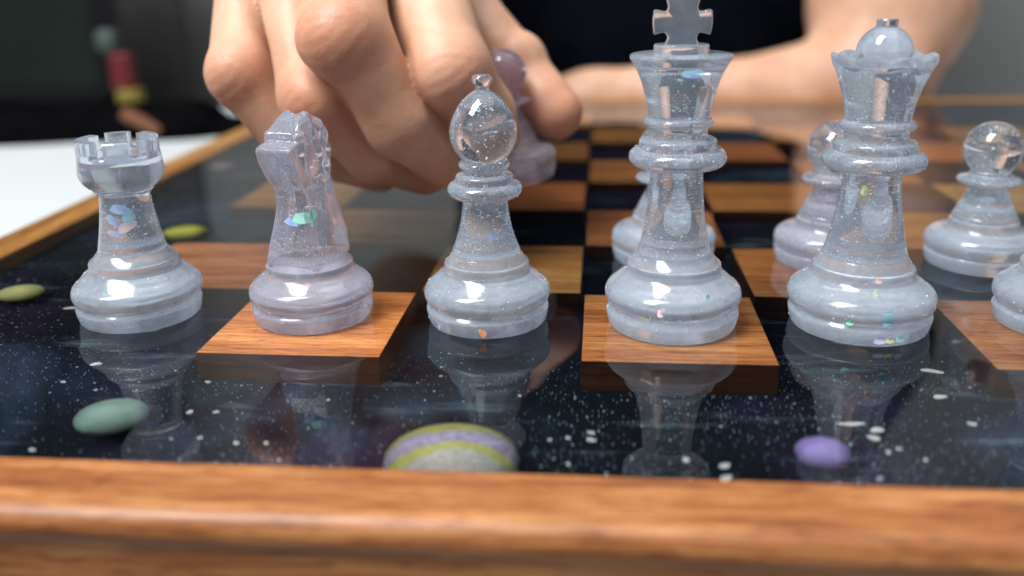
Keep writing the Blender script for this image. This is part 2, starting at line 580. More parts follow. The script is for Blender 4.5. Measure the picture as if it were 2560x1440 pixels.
class Field:
    def __init__(self, lo, hi, h):
        self.lo = np.array(lo, float)
        self.h = h
        self.n = [int(math.ceil((b - a) / h)) + 1 for a, b in zip(lo, hi)]
        self.ax = [lo[i] + h * np.arange(self.n[i]) for i in range(3)]

    def blank(self):
        return np.full(self.n, 40.0, np.float32)

    def window(self, lo, hi):
        s = []
        for i in range(3):
            a = int(max(0, math.floor((lo[i] - self.lo[i]) / self.h)))
            b = int(min(self.n[i], math.ceil((hi[i] - self.lo[i]) / self.h) + 1))
            if b <= a:
                return None, None
            s.append(slice(a, b))
        g = np.meshgrid(*[self.ax[i][s[i]] for i in range(3)], indexing='ij')
        return tuple(s), g

    def cone(self, F, a, b, k=3.0):
        """round cone from a=(x,y,z,r) to b, smoothly merged into F"""
        a = np.array(a, float)
        b = np.array(b, float)
        R = max(a[3], b[3]) + k + 4
        s, g = self.window(np.minimum(a[:3], b[:3]) - R, np.maximum(a[:3], b[:3]) + R)
        if s is None:
            return
        d = b[:3] - a[:3]
        L2 = max(float(d @ d), 1e-6)
        t = sum((g[i] - a[i]) * d[i] for i in range(3)) / L2
        t = np.clip(t, 0, 1)
        dist = np.sqrt(sum((g[i] - a[i] - t * d[i]) ** 2 for i in range(3))) - (a[3] + t * (b[3] - a[3]))
        self.merge(F, s, dist, k)

    def ell(self, F, c, r, k=3.0, rot=None, sub=False):
        Rm = max(r) + k + 4
        s, g = self.window(np.array(c) - Rm, np.array(c) + Rm)
        if s is None:
            return
        q = [g[i] - c[i] for i in range(3)]
        if rot is not None:
            q = [sum(rot[j][i] * q[j] for j in range(3)) for i in range(3)]
        k0 = np.sqrt(sum((q[i] / r[i]) ** 2 for i in range(3)))
        k1 = np.sqrt(sum((q[i] / r[i] ** 2) ** 2 for i in range(3))) + 1e-6
        dist = k0 * (k0 - 1) / k1
        if sub:
            w = F[s]
            hh = np.clip(0.5 - 0.5 * (w + dist) / k, 0, 1)
            F[s] = w * (1 - hh) + (-dist) * hh + k * hh * (1 - hh)
        else:
            self.merge(F, s, dist, k)

    @staticmethod
    def smin(a, b, k):
        hh = np.clip(0.5 + 0.5 * (b - a) / k, 0, 1)
        return b + (a - b) * hh - k * hh * (1 - hh)

    def merge(self, F, s, dist, k):
        F[s] = self.smin(F[s], dist.astype(np.float32), k)

    def mesh(self, F):
        return surface_nets(F, self.lo, self.h)


# ------------------------------------------------------------------ the setting: wall, table
TZ = -32.0
wall = mesh_obj('back_wall', *box_geo(-1900, 2200, 985, 1010, TZ - 860, 2000), 'wall')
tag(wall, kind='structure')
tb = empty('white_table', (150, 250, TZ), 'plain white table under the chess board', 'table')
mesh_obj('table_top', *box_geo(-700, 750, -330, 420, -28, 0, 2.0), 'table', tb)
for sx in (-660, 710):
    for sy in (-290, 380):
        mesh_obj('leg', *box_geo(sx - 25, sx + 25, sy - 25, sy + 25, TZ - 800, -28.5), 'table', tb)

# ------------------------------------------------------------------ chess board
board = empty('chess_board', (200, 200, TZ), 'wooden chess board with galaxy-painted base under clear glossy resin', 'chess board')
BO = np.array([200, 200, TZ])


def bpart(name, geo, mat, smooth=False, c=None):
    """a part of the board given in world units; c = its own origin"""
    v, f = geo
    c = np.array(c if c is not None else (0, 0, 0), float)
    o = mesh_obj(name, np.asarray(v, float) - c, f, mat, board, smooth)
    o.location = tuple((c - BO) * U)
    return o


IN0, IN1 = -54.0, 454.0           # inner edge of the frame
RW = 20.0                         # rail width
bpart('base_panel', box_geo(IN0 - 0.2, IN1 + 0.2, IN0 - 0.2, IN1 + 0.2, -31, -22.9), 'galaxy', c=(0, 0, 0))
# clear resin poured flush with the tops of the blocks
res = bpart('resin_layer', box_geo(IN0 - 0.4, IN1 + 0.4, IN0 - 0.4, IN1 + 0.4, -23.4, 0.0), 'resin')
res['label'] = 'clear glossy resin poured level with the wooden squares'

# frame rails: profile (distance from inner edge outward, z), mitred at the corners
prof = [(0.0, -25.0), (0.0, 0.0), (0.25, 0.25), (14.5, 0.3)]
for a in range(0, 91, 10):
    prof.append((15.0 + 4.2 * math.sin(math.radians(a)), -3.9 + 4.2 * math.cos(math.radians(a))))
prof += [(18.9, -5.4), (18.0, -6.2), (17.6, -6.8), (17.6, -8.0), (17.9, TZ + 1.0), (17.0, TZ), (0.0, TZ)]
mid = (IN0 + IN1) / 2
half = (IN1 - IN0) / 2


def rail(rot):
    vs, fs = [], []
    n = len(prof)
    for s in (-1, 1):
        for d, z in prof:
            vs.append((s * (half + d), -(half + d), z))
    for i in range(n - 1):
        fs.append((i, i + n, i + n + 1, i + 1))
    c, s_ = math.cos(rot), math.sin(rot)
    o = mesh_obj('frame_rail', [(x, y, z - TZ) for x, y, z in vs], [f[::-1] for f in fs], 'rail', board, True)
    o.location = ((mid - 200) * U, (mid - 200) * U, 0)
    o.rotation_euler = (0, 0, rot)
    me = o.data
    for e in me.polygons:
        e.use_smooth = True
    return o


for k in range(4):
    r_ = rail(k * math.pi / 2)
    md = r_.modifiers.new('edges', 'EDGE_SPLIT')
    md.split_angle = math.radians(40)

# wood blocks set in the resin
sq_v, sq_f = box_geo(-24.3, 24.3, -24.3, 24.3, -22.8, -0.3, 0.25)
sq_mesh = None
for i in range(8):
    for j in range(8):
        if (i + j) % 2 == 0:
            continue
        c = (i * 50 + 25 + random.uniform(-0.4, 0.4), j * 50 + 25 + random.uniform(-0.4, 0.4), 0)
        if sq_mesh is None:
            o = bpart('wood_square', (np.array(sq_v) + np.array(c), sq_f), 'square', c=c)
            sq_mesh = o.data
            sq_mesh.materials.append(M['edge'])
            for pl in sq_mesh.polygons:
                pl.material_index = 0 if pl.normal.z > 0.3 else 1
        else:
            o = bpy.data.objects.new('wood_square', sq_mesh)
            COL.objects.link(o)
            o.parent = board
            o.location = tuple((np.array(c) - BO) * U)
        w = 1.32 if (i, j) == (1, 0) else (0.92 if (i, j) == (3, 0) else random.uniform(0.52, 0.86))
        rd = random.uniform(0.9, 1.0)
        o.color = (w, w * rd, w * rd * rd, 1)
        o.rotation_euler = (0, 0, random.choice((0, math.pi)) + random.uniform(-0.006, 0.006))


# planets: flattened painted pebbles sunk in the resin
def pebble(c, a, b, h, rz, mat, label):
    vs, fs = [], []
    nu, nv = 32, 16
    for iv in range(nv + 1):
        th = math.pi * iv / nv
        for iu in range(nu):
            ph = 2 * math.pi * iu / nu
            vs.append((a * math.sin(th) * math.cos(ph), b * math.sin(th) * math.sin(ph), h * math.cos(th)))
    for iv in range(nv):
        for iu in range(nu):
            fs.append((iv * nu + iu, (iv + 1) * nu + iu, (iv + 1) * nu + (iu + 1) % nu, iv * nu + (iu + 1) % nu))
    o = mesh_obj('planet', vs, fs, mat, board, True)
    o.location = tuple((np.array(c, float) - BO) * U)
    o.rotation_euler = (0, 0, rz)
    o['label'] = label
    return o


pebble((41.8, -27.1, -12), 8.3, 7.6, 7.2, 0.25, 'p_green', 'sage green planet')
pebble((124.0, -40.2, -13), 14.4, 13.4, 12.0, 0.0, 'p_band', 'large planet with yellow-green and lilac bands')
pebble((202.5, -33.3, -12), 5.8, 5.6, 5.2, 0.0, 'p_purple', 'lilac planet')
pebble((-6.5, 122.3, -12), 8.6, 7.8, 7.0, 0.1, 'p_yellow', 'bright yellow-green planet')
pebble((-30.4, 51.8, -12), 7.2, 6.6, 6.0, 0.2, 'p_lemon', 'pale lemon planet')
pebble((-40.4, 243.7, -12), 6.2, 6, 5, 0.0, 'p_pink', 'small dusty pink planet')


def fleck(x, y, a, b, rz):
    vs = []
    n = 12
    for i in range(n):
        t = 2 * math.pi * i / n
        w = 1 + 0.18 * math.sin(2 * t + x) + 0.1 * math.sin(3 * t + y)
        vs.append((a * w * math.cos(t), b * w * math.sin(t), 0))
    vs += [(0.8 * q[0], 0.8 * q[1], 0.15) for q in vs]
    fs = [(i, (i + 1) % n, n + (i + 1) % n, n + i) for i in range(n)] + [tuple(range(n, 2 * n))]
    o = mesh_obj('paint_fleck', vs, fs, 'speck', board)
    o.location = tuple((np.array((x, y, -22.8)) - BO) * U)
    o.rotation_euler = (0, 0, rz)


for q in ((241.2, -11.9, 1.0, .9, 0), (241.3, 15.8, 2.6, 1.2, -.2), (214.0, -12.9, 2.9, .9, 0), (219.0, -15.5, 1.9, 1.0, .15), (217.3, -19.1, 1.5, 1.1, 0), (182.4, -32.3, 1.2, 1.0, 0), (182.1, -37.0, 1.5, 1.0, .3), (174.3, -30.3, .9, .8, 0),
          (153.5, -23.0, 1.1, .9, 0), (153.5, -19.8, .9, .7, 0), (18.5, 7.8, 1.6, 1.0, 0), (-11.3, 47.1, 1.8, 1.0, .2), (238.5, 1.4, 1.8, 1.0, 0), (218.7, -25.1, .7, .7, 0), (221.4, -23.6, .7, .7, 0), (225.7, -28.0, .6, .6, 0), (214.0, -35.8, .7, .6, 0),
          (72.4, -29.9, .8, .7, 0), (79.3, -29.4, .7, .6, 0), (53.5, -0.4, .9, .6, 0), (62.0, -16.0, .9, .6, 0), (55.6, -16.5, .9, .8, 0), (15.5, -3.3, .8, .6, 0), (27.3, -36.6, .8, .7, 0), (148.2, -22.4, .7, .6, 0), (148.6, -33.4, .6, .5, 0),
          (26.5, -7.1, .5, .5, 0), (87.7, -7.9, .5, .5, 0), (135.5, -2.7, .5, .4, 0), (144.1, -23.5, .6, .5, 0), (63.2, -28.3, .6, .6, 0)):
    fleck(*q)


# ------------------------------------------------------------------ lathe pieces
def arc(cr, cz, R, a0, a1, n=9, sq=1.0):
    """arc of a torus section; angle 0 = outward, 90 = up"""
    return [(cr + R * math.cos(math.radians(a0 + (a1 - a0) * i / n)), cz + sq * R * math.sin(math.radians(a0 + (a1 - a0) * i / n))) for i in range(n + 1)]


def spline(pts, n=6):
    out = []
    for i in range(len(pts) - 1):
        p0 = pts[max(i - 1, 0)]
        p1, p2 = pts[i], pts[i + 1]
        p3 = pts[min(i + 2, len(pts) - 1)]
        for j in range(n):
            t = j / n
            out.append(tuple(0.5 * ((2 * p1[k]) + (-p0[k] + p2[k]) * t + (2 * p0[k] - 5 * p1[k] + 4 * p2[k] - p3[k]) * t * t + (-p0[k] + 3 * p1[k] - 3 * p2[k] + p3[k]) * t ** 3) for k in range(2)))
    out.append(pts[-1])
    return out


def lathe_geo(pr, seg=72, zfun=None):
    vs, fs, rings = [], [], []
    for r, z in pr:
        if r < 0.02:
            rings.append([len(vs)])
            vs.append((0, 0, z))
        else:
            rings.append(list(range(len(vs), len(vs) + seg)))
            for i in range(seg):
                a = 2 * math.pi * i / seg
                zz = z + (zfun(a, r, z) if zfun else 0)
                vs.append((r * math.cos(a), r * math.sin(a), zz))
    for A, B in zip(rings[:-1], rings[1:]):
        for i in range(seg):
            j = (i + 1) % seg
            if len(A) == 1 and len(B) == 1:
                continue
            if len(A) == 1:
                fs.append((A[0], B[j], B[i]))
            elif len(B) == 1:
                fs.append((A[i], A[j], B[0]))
            else:
                fs.append((A[i], A[j], B[j], B[i]))
    return vs, fs


def lathe(name, pr, parent, mat, zfun=None, sharp=38):
    o = mesh_obj(name, *lathe_geo(pr, 72, zfun), mat, parent, True)
    me = o.data
    # keep the crisp turned edges crisp
    bm = bmesh.new()
    bm.from_mesh(me)
    for e in bm.edges:
        if len(e.link_faces) == 2 and e.calc_face_angle(0) > math.radians(sharp):
            e.smooth = False
    bm.to_mesh(me)
    bm.free()
    return o


def base_profile(rb, rt, zt, r_step, z_step, r_neck, z_neck):
    """foot: disc, foot band, groove, fat torus, stepped shoulder up to the start of the stem"""
    p = [(0.0, 0.0), (rb - 1.2, 0.0), (rb - 0.5, 0.25), (rb - 0.1, 0.9)]
    p += [(rb + 0.25, 2.4), (rb + 0.5, 3.9), (rb + 0.45, 4.3), (rb + 0.15, 4.7)]
    p += arc(rt - 3.7, zt, 3.7, -52, 66, 12, 1.0)
    p += [(r_step + 2.2, z_step - 3.0), (r_step + 1.1, z_step - 2.2), (r_step + 0.55, z_step - 1.4)]
    p += [(r_step + 0.3, z_step - 0.6), (r_step + 0.35, z_step + 0.1), (r_step + 0.1, z_step + 0.55), (r_step - 0.5, z_step + 0.8), (r_neck + 0.25, z_neck - 0.35)]
    return p


GLITTER_N = {}


def radius_at(profile, z):
    best = 0
    for (r0, z0), (r1, z1) in zip(profile[:-1], profile[1:]):
        if min(z0, z1) <= z <= max(z0, z1) and abs(z1 - z0) > 1e-6:
            best = max(best, r0 + (r1 - r0) * (z - z0) / (z1 - z0))
    return best


def glitter(parent, profile, count, zmax, seed):
    """tiny flat flakes scattered through the resin, uncountable: one mesh of stuff"""
    rg = np.random.default_rng(seed)
    vs, fs = [], []
    while len(fs) < count:
        z = zmax * rg.random() ** 1.25 + 0.6
        R = radius_at(profile, z) - 0.5
        if R < 0.8:
            continue
        r = R * math.sqrt(rg.random())
        if rg.random() < 0.4:
            r = R + 0.42
        a = rg.random() * 2 * math.pi
        c = np.array((r * math.cos(a), r * math.sin(a), z))
        n = rg.normal(size=3)
        n /= np.linalg.norm(n)
        t = np.cross(n, (0.3, 0.5, 0.8))
        t /= np.linalg.norm(t)
        b = np.cross(n, t)
        s = 0.11 + 0.17 * rg.random() ** 3
        k = len(vs)
        for q in range(5):
            an = 2 * math.pi * q / 5
            vs.append(c + s * (math.cos(an) * t + math.sin(an) * b))
        fs.append(tuple(range(k, k + 5)))
    o = mesh_obj('glitter', vs, fs, 'glitter', parent)
    o['kind'] = 'stuff'
    return o


def foil(parent, c, w, h, yaw, pitch, roll, mat, bend=0.0):
    """one bigger iridescent foil flake cast inside the resin"""
    vs = [(-w, -h * .6, 0), (-w * .2, -h, bend), (w * .8, -h * .7, 0), (w, h * .1, -bend), (w * .3, h, bend * .5), (-w * .7, h * .7, 0)]
    o = mesh_obj('foil_flake', vs + [(x, y, z - 0.05) for x, y, z in vs],
                 [tuple(range(6)), tuple(range(11, 5, -1))] + [(i, i + 6, (i + 1) % 6 + 6, (i + 1) % 6) for i in range(6)], mat, parent)
    o.location = tuple(q * U for q in c)
    o.rotation_euler = (pitch, roll, yaw)
    return o


def foil_at(parent, profile, ang, z, w, h, mat, inset=0.0, tilt=0.0):
    """flake just under the surface facing outward at azimuth ang (degrees)"""
    R = radius_at(profile, z) - inset
    a = math.radians(ang)
    return foil(parent, (R * math.cos(a), R * math.sin(a), z), w, h, a + math.pi / 2, math.pi / 2, tilt, mat, 0.15)


def collar_profile(r_in, rc, zc, r2, z2, r_nk, r3, z3, r_top, big=2.35):
    p = [(r_in, zc - big * 1.05)]
    p += arc(rc - big, zc, big, -85, 80, 10, 1.0)
    p += [(r2 - 0.05, zc + big + 0.05), (r2, zc + big + 0.3)]
    p += arc(r2 - 0.9, z2, 0.9, 0, 75, 6, 1.0)
    p += [(r_nk + 0.15, z2 + 1.15), (r_nk, z2 + 1.5), (r_nk, z3 - 1.4), (r_nk + 0.15, z3 - 1.2)]
    p += arc(r3 - 1.15, z3, 1.15, -80, 80, 8, 1.0)
    p += [(r_top, z3 + 1.25)]
    return p


def put_piece(name, pos, label, group=None, rz=0.0):
    return empty(name, (pos[0], pos[1], 0.03), label, 'chess piece', group, rz)


# --- king
def make_king(pos):
    t = put_piece('chess_king', pos, 'clear glittery resin king topped by a cross, on a wooden square')
    b = base_profile(17.5, 18.4, 9.2, 12.3, 17.3, 9.8, 21.0)
    stem = spline([(9.9, 20.9), (8.7, 25.0), (7.7, 31.0), (7.1, 37.0), (6.8, 42.5), (6.8, 44.7)])
    col = collar_profile(6.8, 12.7, 46.5, 10.0, 50.6, 7.5, 9.0, 55.8, 7.8)
    cup = [(7.8, 57.05)] + spline([(7.85, 57.4), (8.5, 61.0), (9.9, 66.0), (11.6, 69.8), (12.75, 71.6)], 5) + [(12.95, 72.0), (12.9, 72.6), (12.4, 72.95), (7.2, 73.0)]
    top = [(7.2, 73.0), (6.95, 73.1), (6.95, 74.9), (6.75, 75.3), (0.0, 75.4)]
    lathe('base', b, t, 'ice_frost')
    lathe('stem', [b[-1]] + stem, t, 'ice')
    lathe('collar', [stem[-1]] + col[1:], t, 'ice')
    lathe('crown', cup, t, 'ice')
    lathe('crown_cap', top, t, 'ice')
    # cross pattee, 4.6 thick, with softened edges, facing the camera side
    hw = 7.4
    out = [(-4.3, 75.2), (-3.5, 77.0), (-4.2, 78.3), (-5.6, 78.1), (-7.0, 77.6), (-7.4, 80.6), (-7.2, 83.8), (-5.6, 83.6), (-4.2, 83.2), (-3.6, 84.3), (-4.4, 87.2), (-5.0, 90.2)]
    out = out + [(-x, z) for x, z in out[::-1]]
    bm = bmesh.new()
    vs = [bm.verts.new((x, -2.3, z)) for x, z in out]
    f = bm.faces.new(vs)
    e = bmesh.ops.extrude_face_region(bm, geom=[f])
    bmesh.ops.translate(bm, vec=(0, 4.6, 0), verts=[q for q in e['geom'] if isinstance(q, bmesh.types.BMVert)])
    bmesh.ops.recalc_face_normals(bm, faces=bm.faces)
    bmesh.ops.bevel(bm, geom=list(bm.edges), offset=0.5, segments=3, affect='EDGES', profile=0.5)
    bm.verts.index_update()
    o = mesh_obj('cross', [tuple(v.co) for v in bm.verts], [tuple(v.index for v in q.verts) for q in bm.faces], 'ice_clear', t, True)
    bm.free()
    o.rotation_euler = (0, 0, math.radians(-4))
    full = b + stem + col + cup
    glitter(t, full, 2600, 72, 1)
    foil(t, (2.2, -8.6, 69.6), 3.0, 0.9, 0.1, 1.25, 0.0, 'h_teal', 0.2)
    foil(t, (1.5, -9.2, 68.6), 2.2, 0.6, 0.1, 1.3, 0.1, 'h_blue', 0.2)
    foil(t, (-0.8, -9.0, 67.6), 0.8, 0.4, 0.1, 1.3, 0.3, 'h_green', 0.1)
    foil_at(t, full, -62, 12.2, 0.8, 1.4, 'h_teal', 0.4)
    foil_at(t, full, -104, 9.4, 0.8, 1.3, 'h_pink')
    return t


make_king((175.1, 28.2))


# --- queen
def make_queen(pos):
    t = put_piece('chess_queen', pos, 'clear glittery resin queen with scalloped coronet and domed top')
    b = base_profile(18.2, 19.25, 8.4, 12.9, 16.4, 10.9, 19.9)
    stem = spline([(10.95, 19.8), (9.8, 24.0), (8.8, 29.0), (7.8, 35.0), (7.2, 40.5), (7.1, 43.6)])
    col = collar_profile(7.1, 13.0, 45.5, 10.4, 49.5, 7.9, 9.4, 54.4, 8.0)
    cup = [(8.0, 55.65)] + spline([(8.05, 56.0), (8.6, 59.5), (9.9, 64.0), (11.4, 68.2), (12.5, 70.6)], 6)
    rim = [(12.5, 70.6), (12.75, 71.2), (12.7, 71.8), (12.2, 72.0), (11.2, 71.6), (9.4, 70.4), (7.4, 70.2), (6.9, 70.3)]

    def scal(a, r, z):
        w = max(0.0, min(1.0, (z - 66.5) / 4.0)) * max(0.0, min(1.0, (r - 7.4) / 4.0))
        return w * (abs(math.cos(4.5 * a)) - 0.6) * 1.15
    lathe('base', b, t, 'ice_frost')
    lathe('stem', [b[-1]] + stem, t, 'ice')
    lathe('collar', [stem[-1]] + col[1:], t, 'ice')
    lathe('coronet', cup + rim[1:], t, 'ice', scal, 55)
    dome = [(6.9, 70.3)] + arc(0, 72.4, 6.85, -14, 68, 14) + [(2.5, 78.9), (2.55, 79.3), (2.6, 80.4), (2.3, 80.8), (0, 80.9)]
    lathe('dome', dome, t, 'ice_clear')
    full = b + stem + col + cup
    glitter(t, full, 2700, 70, 2)
    foil_at(t, full, -118, 38.5, 1.0, 1.6, 'h_lime')
    foil_at(t, full, -88, 16.5, 1.1, 0.8, 'h_pink')
    foil_at(t, full, -92, 13.5, 0.6, 1.4, 'h_lime')
    foil_at(t, full, -112, 6.6, 1.0, 0.8, 'h_green')
    foil_at(t, full, -84, 8.5, 1.8, 2.2, 'h_teal', 0.35)
    foil_at(t, full, -72, 2.4, 1.2, 0.9, 'h_teal', -0.08)
    foil_at(t, full, -80, 2.2, 1.3, 0.8, 'h_lime', -0.06)
    foil_at(t, full, -88, 2.2, 1.6, 1.0, 'h_violet', -0.07)
    return t


make_queen((225.7, 30.6))


# --- bishops
def make_bishop(pos, label, seed, main=True):
    t = put_piece('chess_bishop', pos, label)
    b = base_profile(16.6, 17.55, 8.4, 11.4, 16.6, 9.6, 19.7)
    stem = spline([(9.65, 19.6), (8.3, 23.2), (7.15, 27.0), (6.5, 30.5), (6.15, 34.0), (6.1, 35.8)])
    col = collar_profile(6.1, 10.15, 37.4, 7.8, 40.75, 5.6, 6.85, 44.1, 5.6, 2.0)
    head = [(5.6, 45.35)] + spline([(5.7, 45.5), (7.4, 47.4), (8.6, 49.9), (9.02, 52.6), (8.6, 55.4), (7.4, 58.4), (5.6, 61.0), (3.4, 63.0), (1.9, 63.9)], 5)
    fin = [(1.9, 63.9), (1.75, 64.4), (1.8, 65.0), (2.5, 65.7), (2.75, 66.5), (2.6, 67.2), (2.1, 67.8), (0, 68.0)]
    lathe('base', b, t, 'ice_frost')
    lathe('stem', [b[-1]] + stem, t, 'ice')
    lathe('collar', [stem[-1]] + col[1:], t, 'ice')
    # mitre with its slanting cut, sliced out of the egg
    vs, fs = lathe_geo([(0.0, 45.35)] + head + [(0.0, 63.95)], 96)
    o = mesh_obj('mitre', vs, fs, 'ice_clear', t, True)
    cv, cf = box_geo(-5, 9, -12, 12, -0.8, 0.8)
    cm = bpy.data.meshes.new('cut')
    ang = math.radians(-30)
    Rm = Matrix.Rotation(ang, 4, 'Z') @ Matrix.Translation((7.6 * U, 0, 57.2 * U)) @ Matrix.Rotation(math.radians(-42), 4, 'Y')
    cm.from_pydata([tuple(Rm @ (Vector(q) * U)) for q in cv], [], cf)
    cutter = bpy.data.objects.new('cut', cm)
    COL.objects.link(cutter)
    cutter.parent = t
    md = o.modifiers.new('slot', 'BOOLEAN')
    md.operation = 'DIFFERENCE'
    md.solver = 'EXACT'
    md.object = cutter
    bpy.context.view_layer.update()
    ev = o.evaluated_get(bpy.context.evaluated_depsgraph_get())
    nm = bpy.data.meshes.new_from_object(ev)
    o.modifiers.clear()
    o.data = nm
    bm = bmesh.new()
    bm.from_mesh(nm)
    bmesh.ops.delete(bm, geom=[f for f in bm.faces if f.calc_center_median().z < 45.37 * U], context='FACES')
    for e in bm.edges:
        if len(e.link_faces) == 2 and e.calc_face_angle(0) > math.radians(38):
            e.smooth = False
    for f in bm.faces:
        f.smooth = True
    bm.to_mesh(nm)
    bm.free()
    bpy.data.objects.remove(cutter)
    lathe('finial', fin, t, 'ice_clear')
    full = b + stem + col + head
    glitter(t, full, 2600, 60, seed)
    if main:
        foil_at(t, full, -88, 2.3, 1.7, 1.0, 'h_red', -0.1, 1.3)
        foil(t, (2.6, -5.2, 25.5), 2.0, 1.0, 0.4, 1.3, 0.2, 'h_blue', 0.2)
    return t


make_bishop((124.0, 29.1), 'clear glittery resin bishop with orange foil fleck at its foot, between knight and king', 3)
make_bishop((279.4, 32.5), 'clear glittery resin bishop standing on the far side of the queen from the king', 4, False)


# --- rook
def make_rook(pos):
    t = put_piece('chess_rook', pos, 'clear resin rook with notched battlements and blue foil inside its stem')
    b = base_profile(16.7, 17.8, 8.2, 11.8, 16.6, 9.2, 20.1)
    stem = spline([(9.25, 20.0), (8.3, 24.5), (7.5, 29.0), (6.9, 33.5), (6.7, 36.1)])
    lathe('base', b, t, 'ice_frost')
    lathe('stem', [b[-1]] + stem, t, 'ice')
    und = [(6.7, 36.1), (7.2, 36.3), (7.4, 36.7), (7.3, 37.0), (8.0, 37.3), (8.2, 37.7), (8.1, 38.0), (9.3, 38.6), (10.3, 39.7), (11.1, 41.2), (11.35, 42.4), (11.25, 43.5), (10.95, 46.4)]
    lathe('turret', und, t, 'ice')
    # battlements: six merlons on a hollow ring
    ro, ri, zt, zb, zi = 10.9, 7.4, 51.7, 47.4, 45.6
    seg = 96
    vs, fs = [], []

    def lvl(i):
        a = 360 * i / seg
        d = (a - MER0 + 180 + 30) % 60 - 30
        return zt if abs(d) < 18.5 else zb
    MER0 = -71.6 + 15 - 8
    # build by angular slices (each slice a small closed strip of quads)
    ring = []
    for i in range(seg):
        ring.append(lvl(i + 0.5))

    def V(r, i, z):
        a = 2 * math.pi * i / seg
        vs.append((r * math.cos(a), r * math.sin(a), z))
        return len(vs) - 1
    for i in range(seg):
        z = ring[i]
        zn = ring[(i + 1) % seg]
        bev = 0.35
        fs.append((V(10.95, i, 46.4), V(10.95, i + 1, 46.4), V(ro, i + 1, z - bev), V(ro, i, z - bev)))
        fs.append((V(ro, i, z - bev), V(ro, i + 1, z - bev), V(ro - bev, i + 1, z), V(ro - bev, i, z)))
        fs.append((V(ro - bev, i, z), V(ro - bev, i + 1, z), V(ri, i + 1, z), V(ri, i, z)))
        fs.append((V(ri, i, z), V(ri, i + 1, z), V(ri, i + 1, zi), V(ri, i, zi)))
        fs.append((V(ri, i, zi), V(ri, i + 1, zi), V(0, 0, zi)))
        if z != zn:
            lo, hi = min(z, zn), max(z, zn)
            q = (V(ri, i + 1, lo), V(ro - bev, i + 1, lo), V(ro, i + 1, lo - bev), V(ro, i + 1, hi - bev), V(ro - bev, i + 1, hi), V(ri, i + 1, hi))
            fs.append(q if zn > z else q[::-1])
    bm = bmesh.new()
    bv = [bm.verts.new(q) for q in vs]
    for f in fs:
        bm.faces.new([bv[k] for k in f])
    bmesh.ops.remove_doubles(bm, verts=bm.verts, dist=1e-4)
    for f in bm.faces:
        f.smooth = True
    for e in bm.edges:
        if len(e.link_faces) != 2 or e.calc_face_angle(0) > math.radians(30):
            e.smooth = False
    bm.verts.index_update()
    o = mesh_obj('battlement', [tuple(v.co) for v in bm.verts], [tuple(v.index for v in f.verts) for f in bm.faces], 'ice', t)
    bm2 = bmesh.new()
    bm2.from_mesh(o.data)
    for f in bm2.faces:
        f.smooth = True
    for e in bm2.edges:
        if len(e.link_faces) != 2 or e.calc_face_angle(0) > math.radians(30):
            e.smooth = False
    bm2.to_mesh(o.data)
    bm2.free()
    bm.free()
    full = b + stem
    glitter(t, full, 1300, 34, 5)
    foil(t, (0.5, -4.2, 32.5), 2.4, 1.5, 0.2, 1.2, 0.3, 'h_blue', 0.4)
    foil(t, (-1.5, -4.0, 29.2), 2.2, 1.2, -0.4, 1.5, 0.7, 'h_blue', 0.4)
    foil(t, (1.5, -3.8, 27.5), 2.6, 1.6, 0.3, 1.1, -0.5, 'h_pink', 0.4)
    foil(t, (2.4, -4.0, 30.3), 1.6, 2.0, 0.5, 1.4, 0.2, 'h_teal', 0.3)
    foil(t, (-1.0, -4.6, 25.5), 2.4, 0.9, 0.1, 1.3, 0.4, 'h_violet', 0.3)
    foil_at(t, full, -94, 11.6, 0.7, 0.6, 'h_green')
    return t


make_rook((22.8, 27.7))


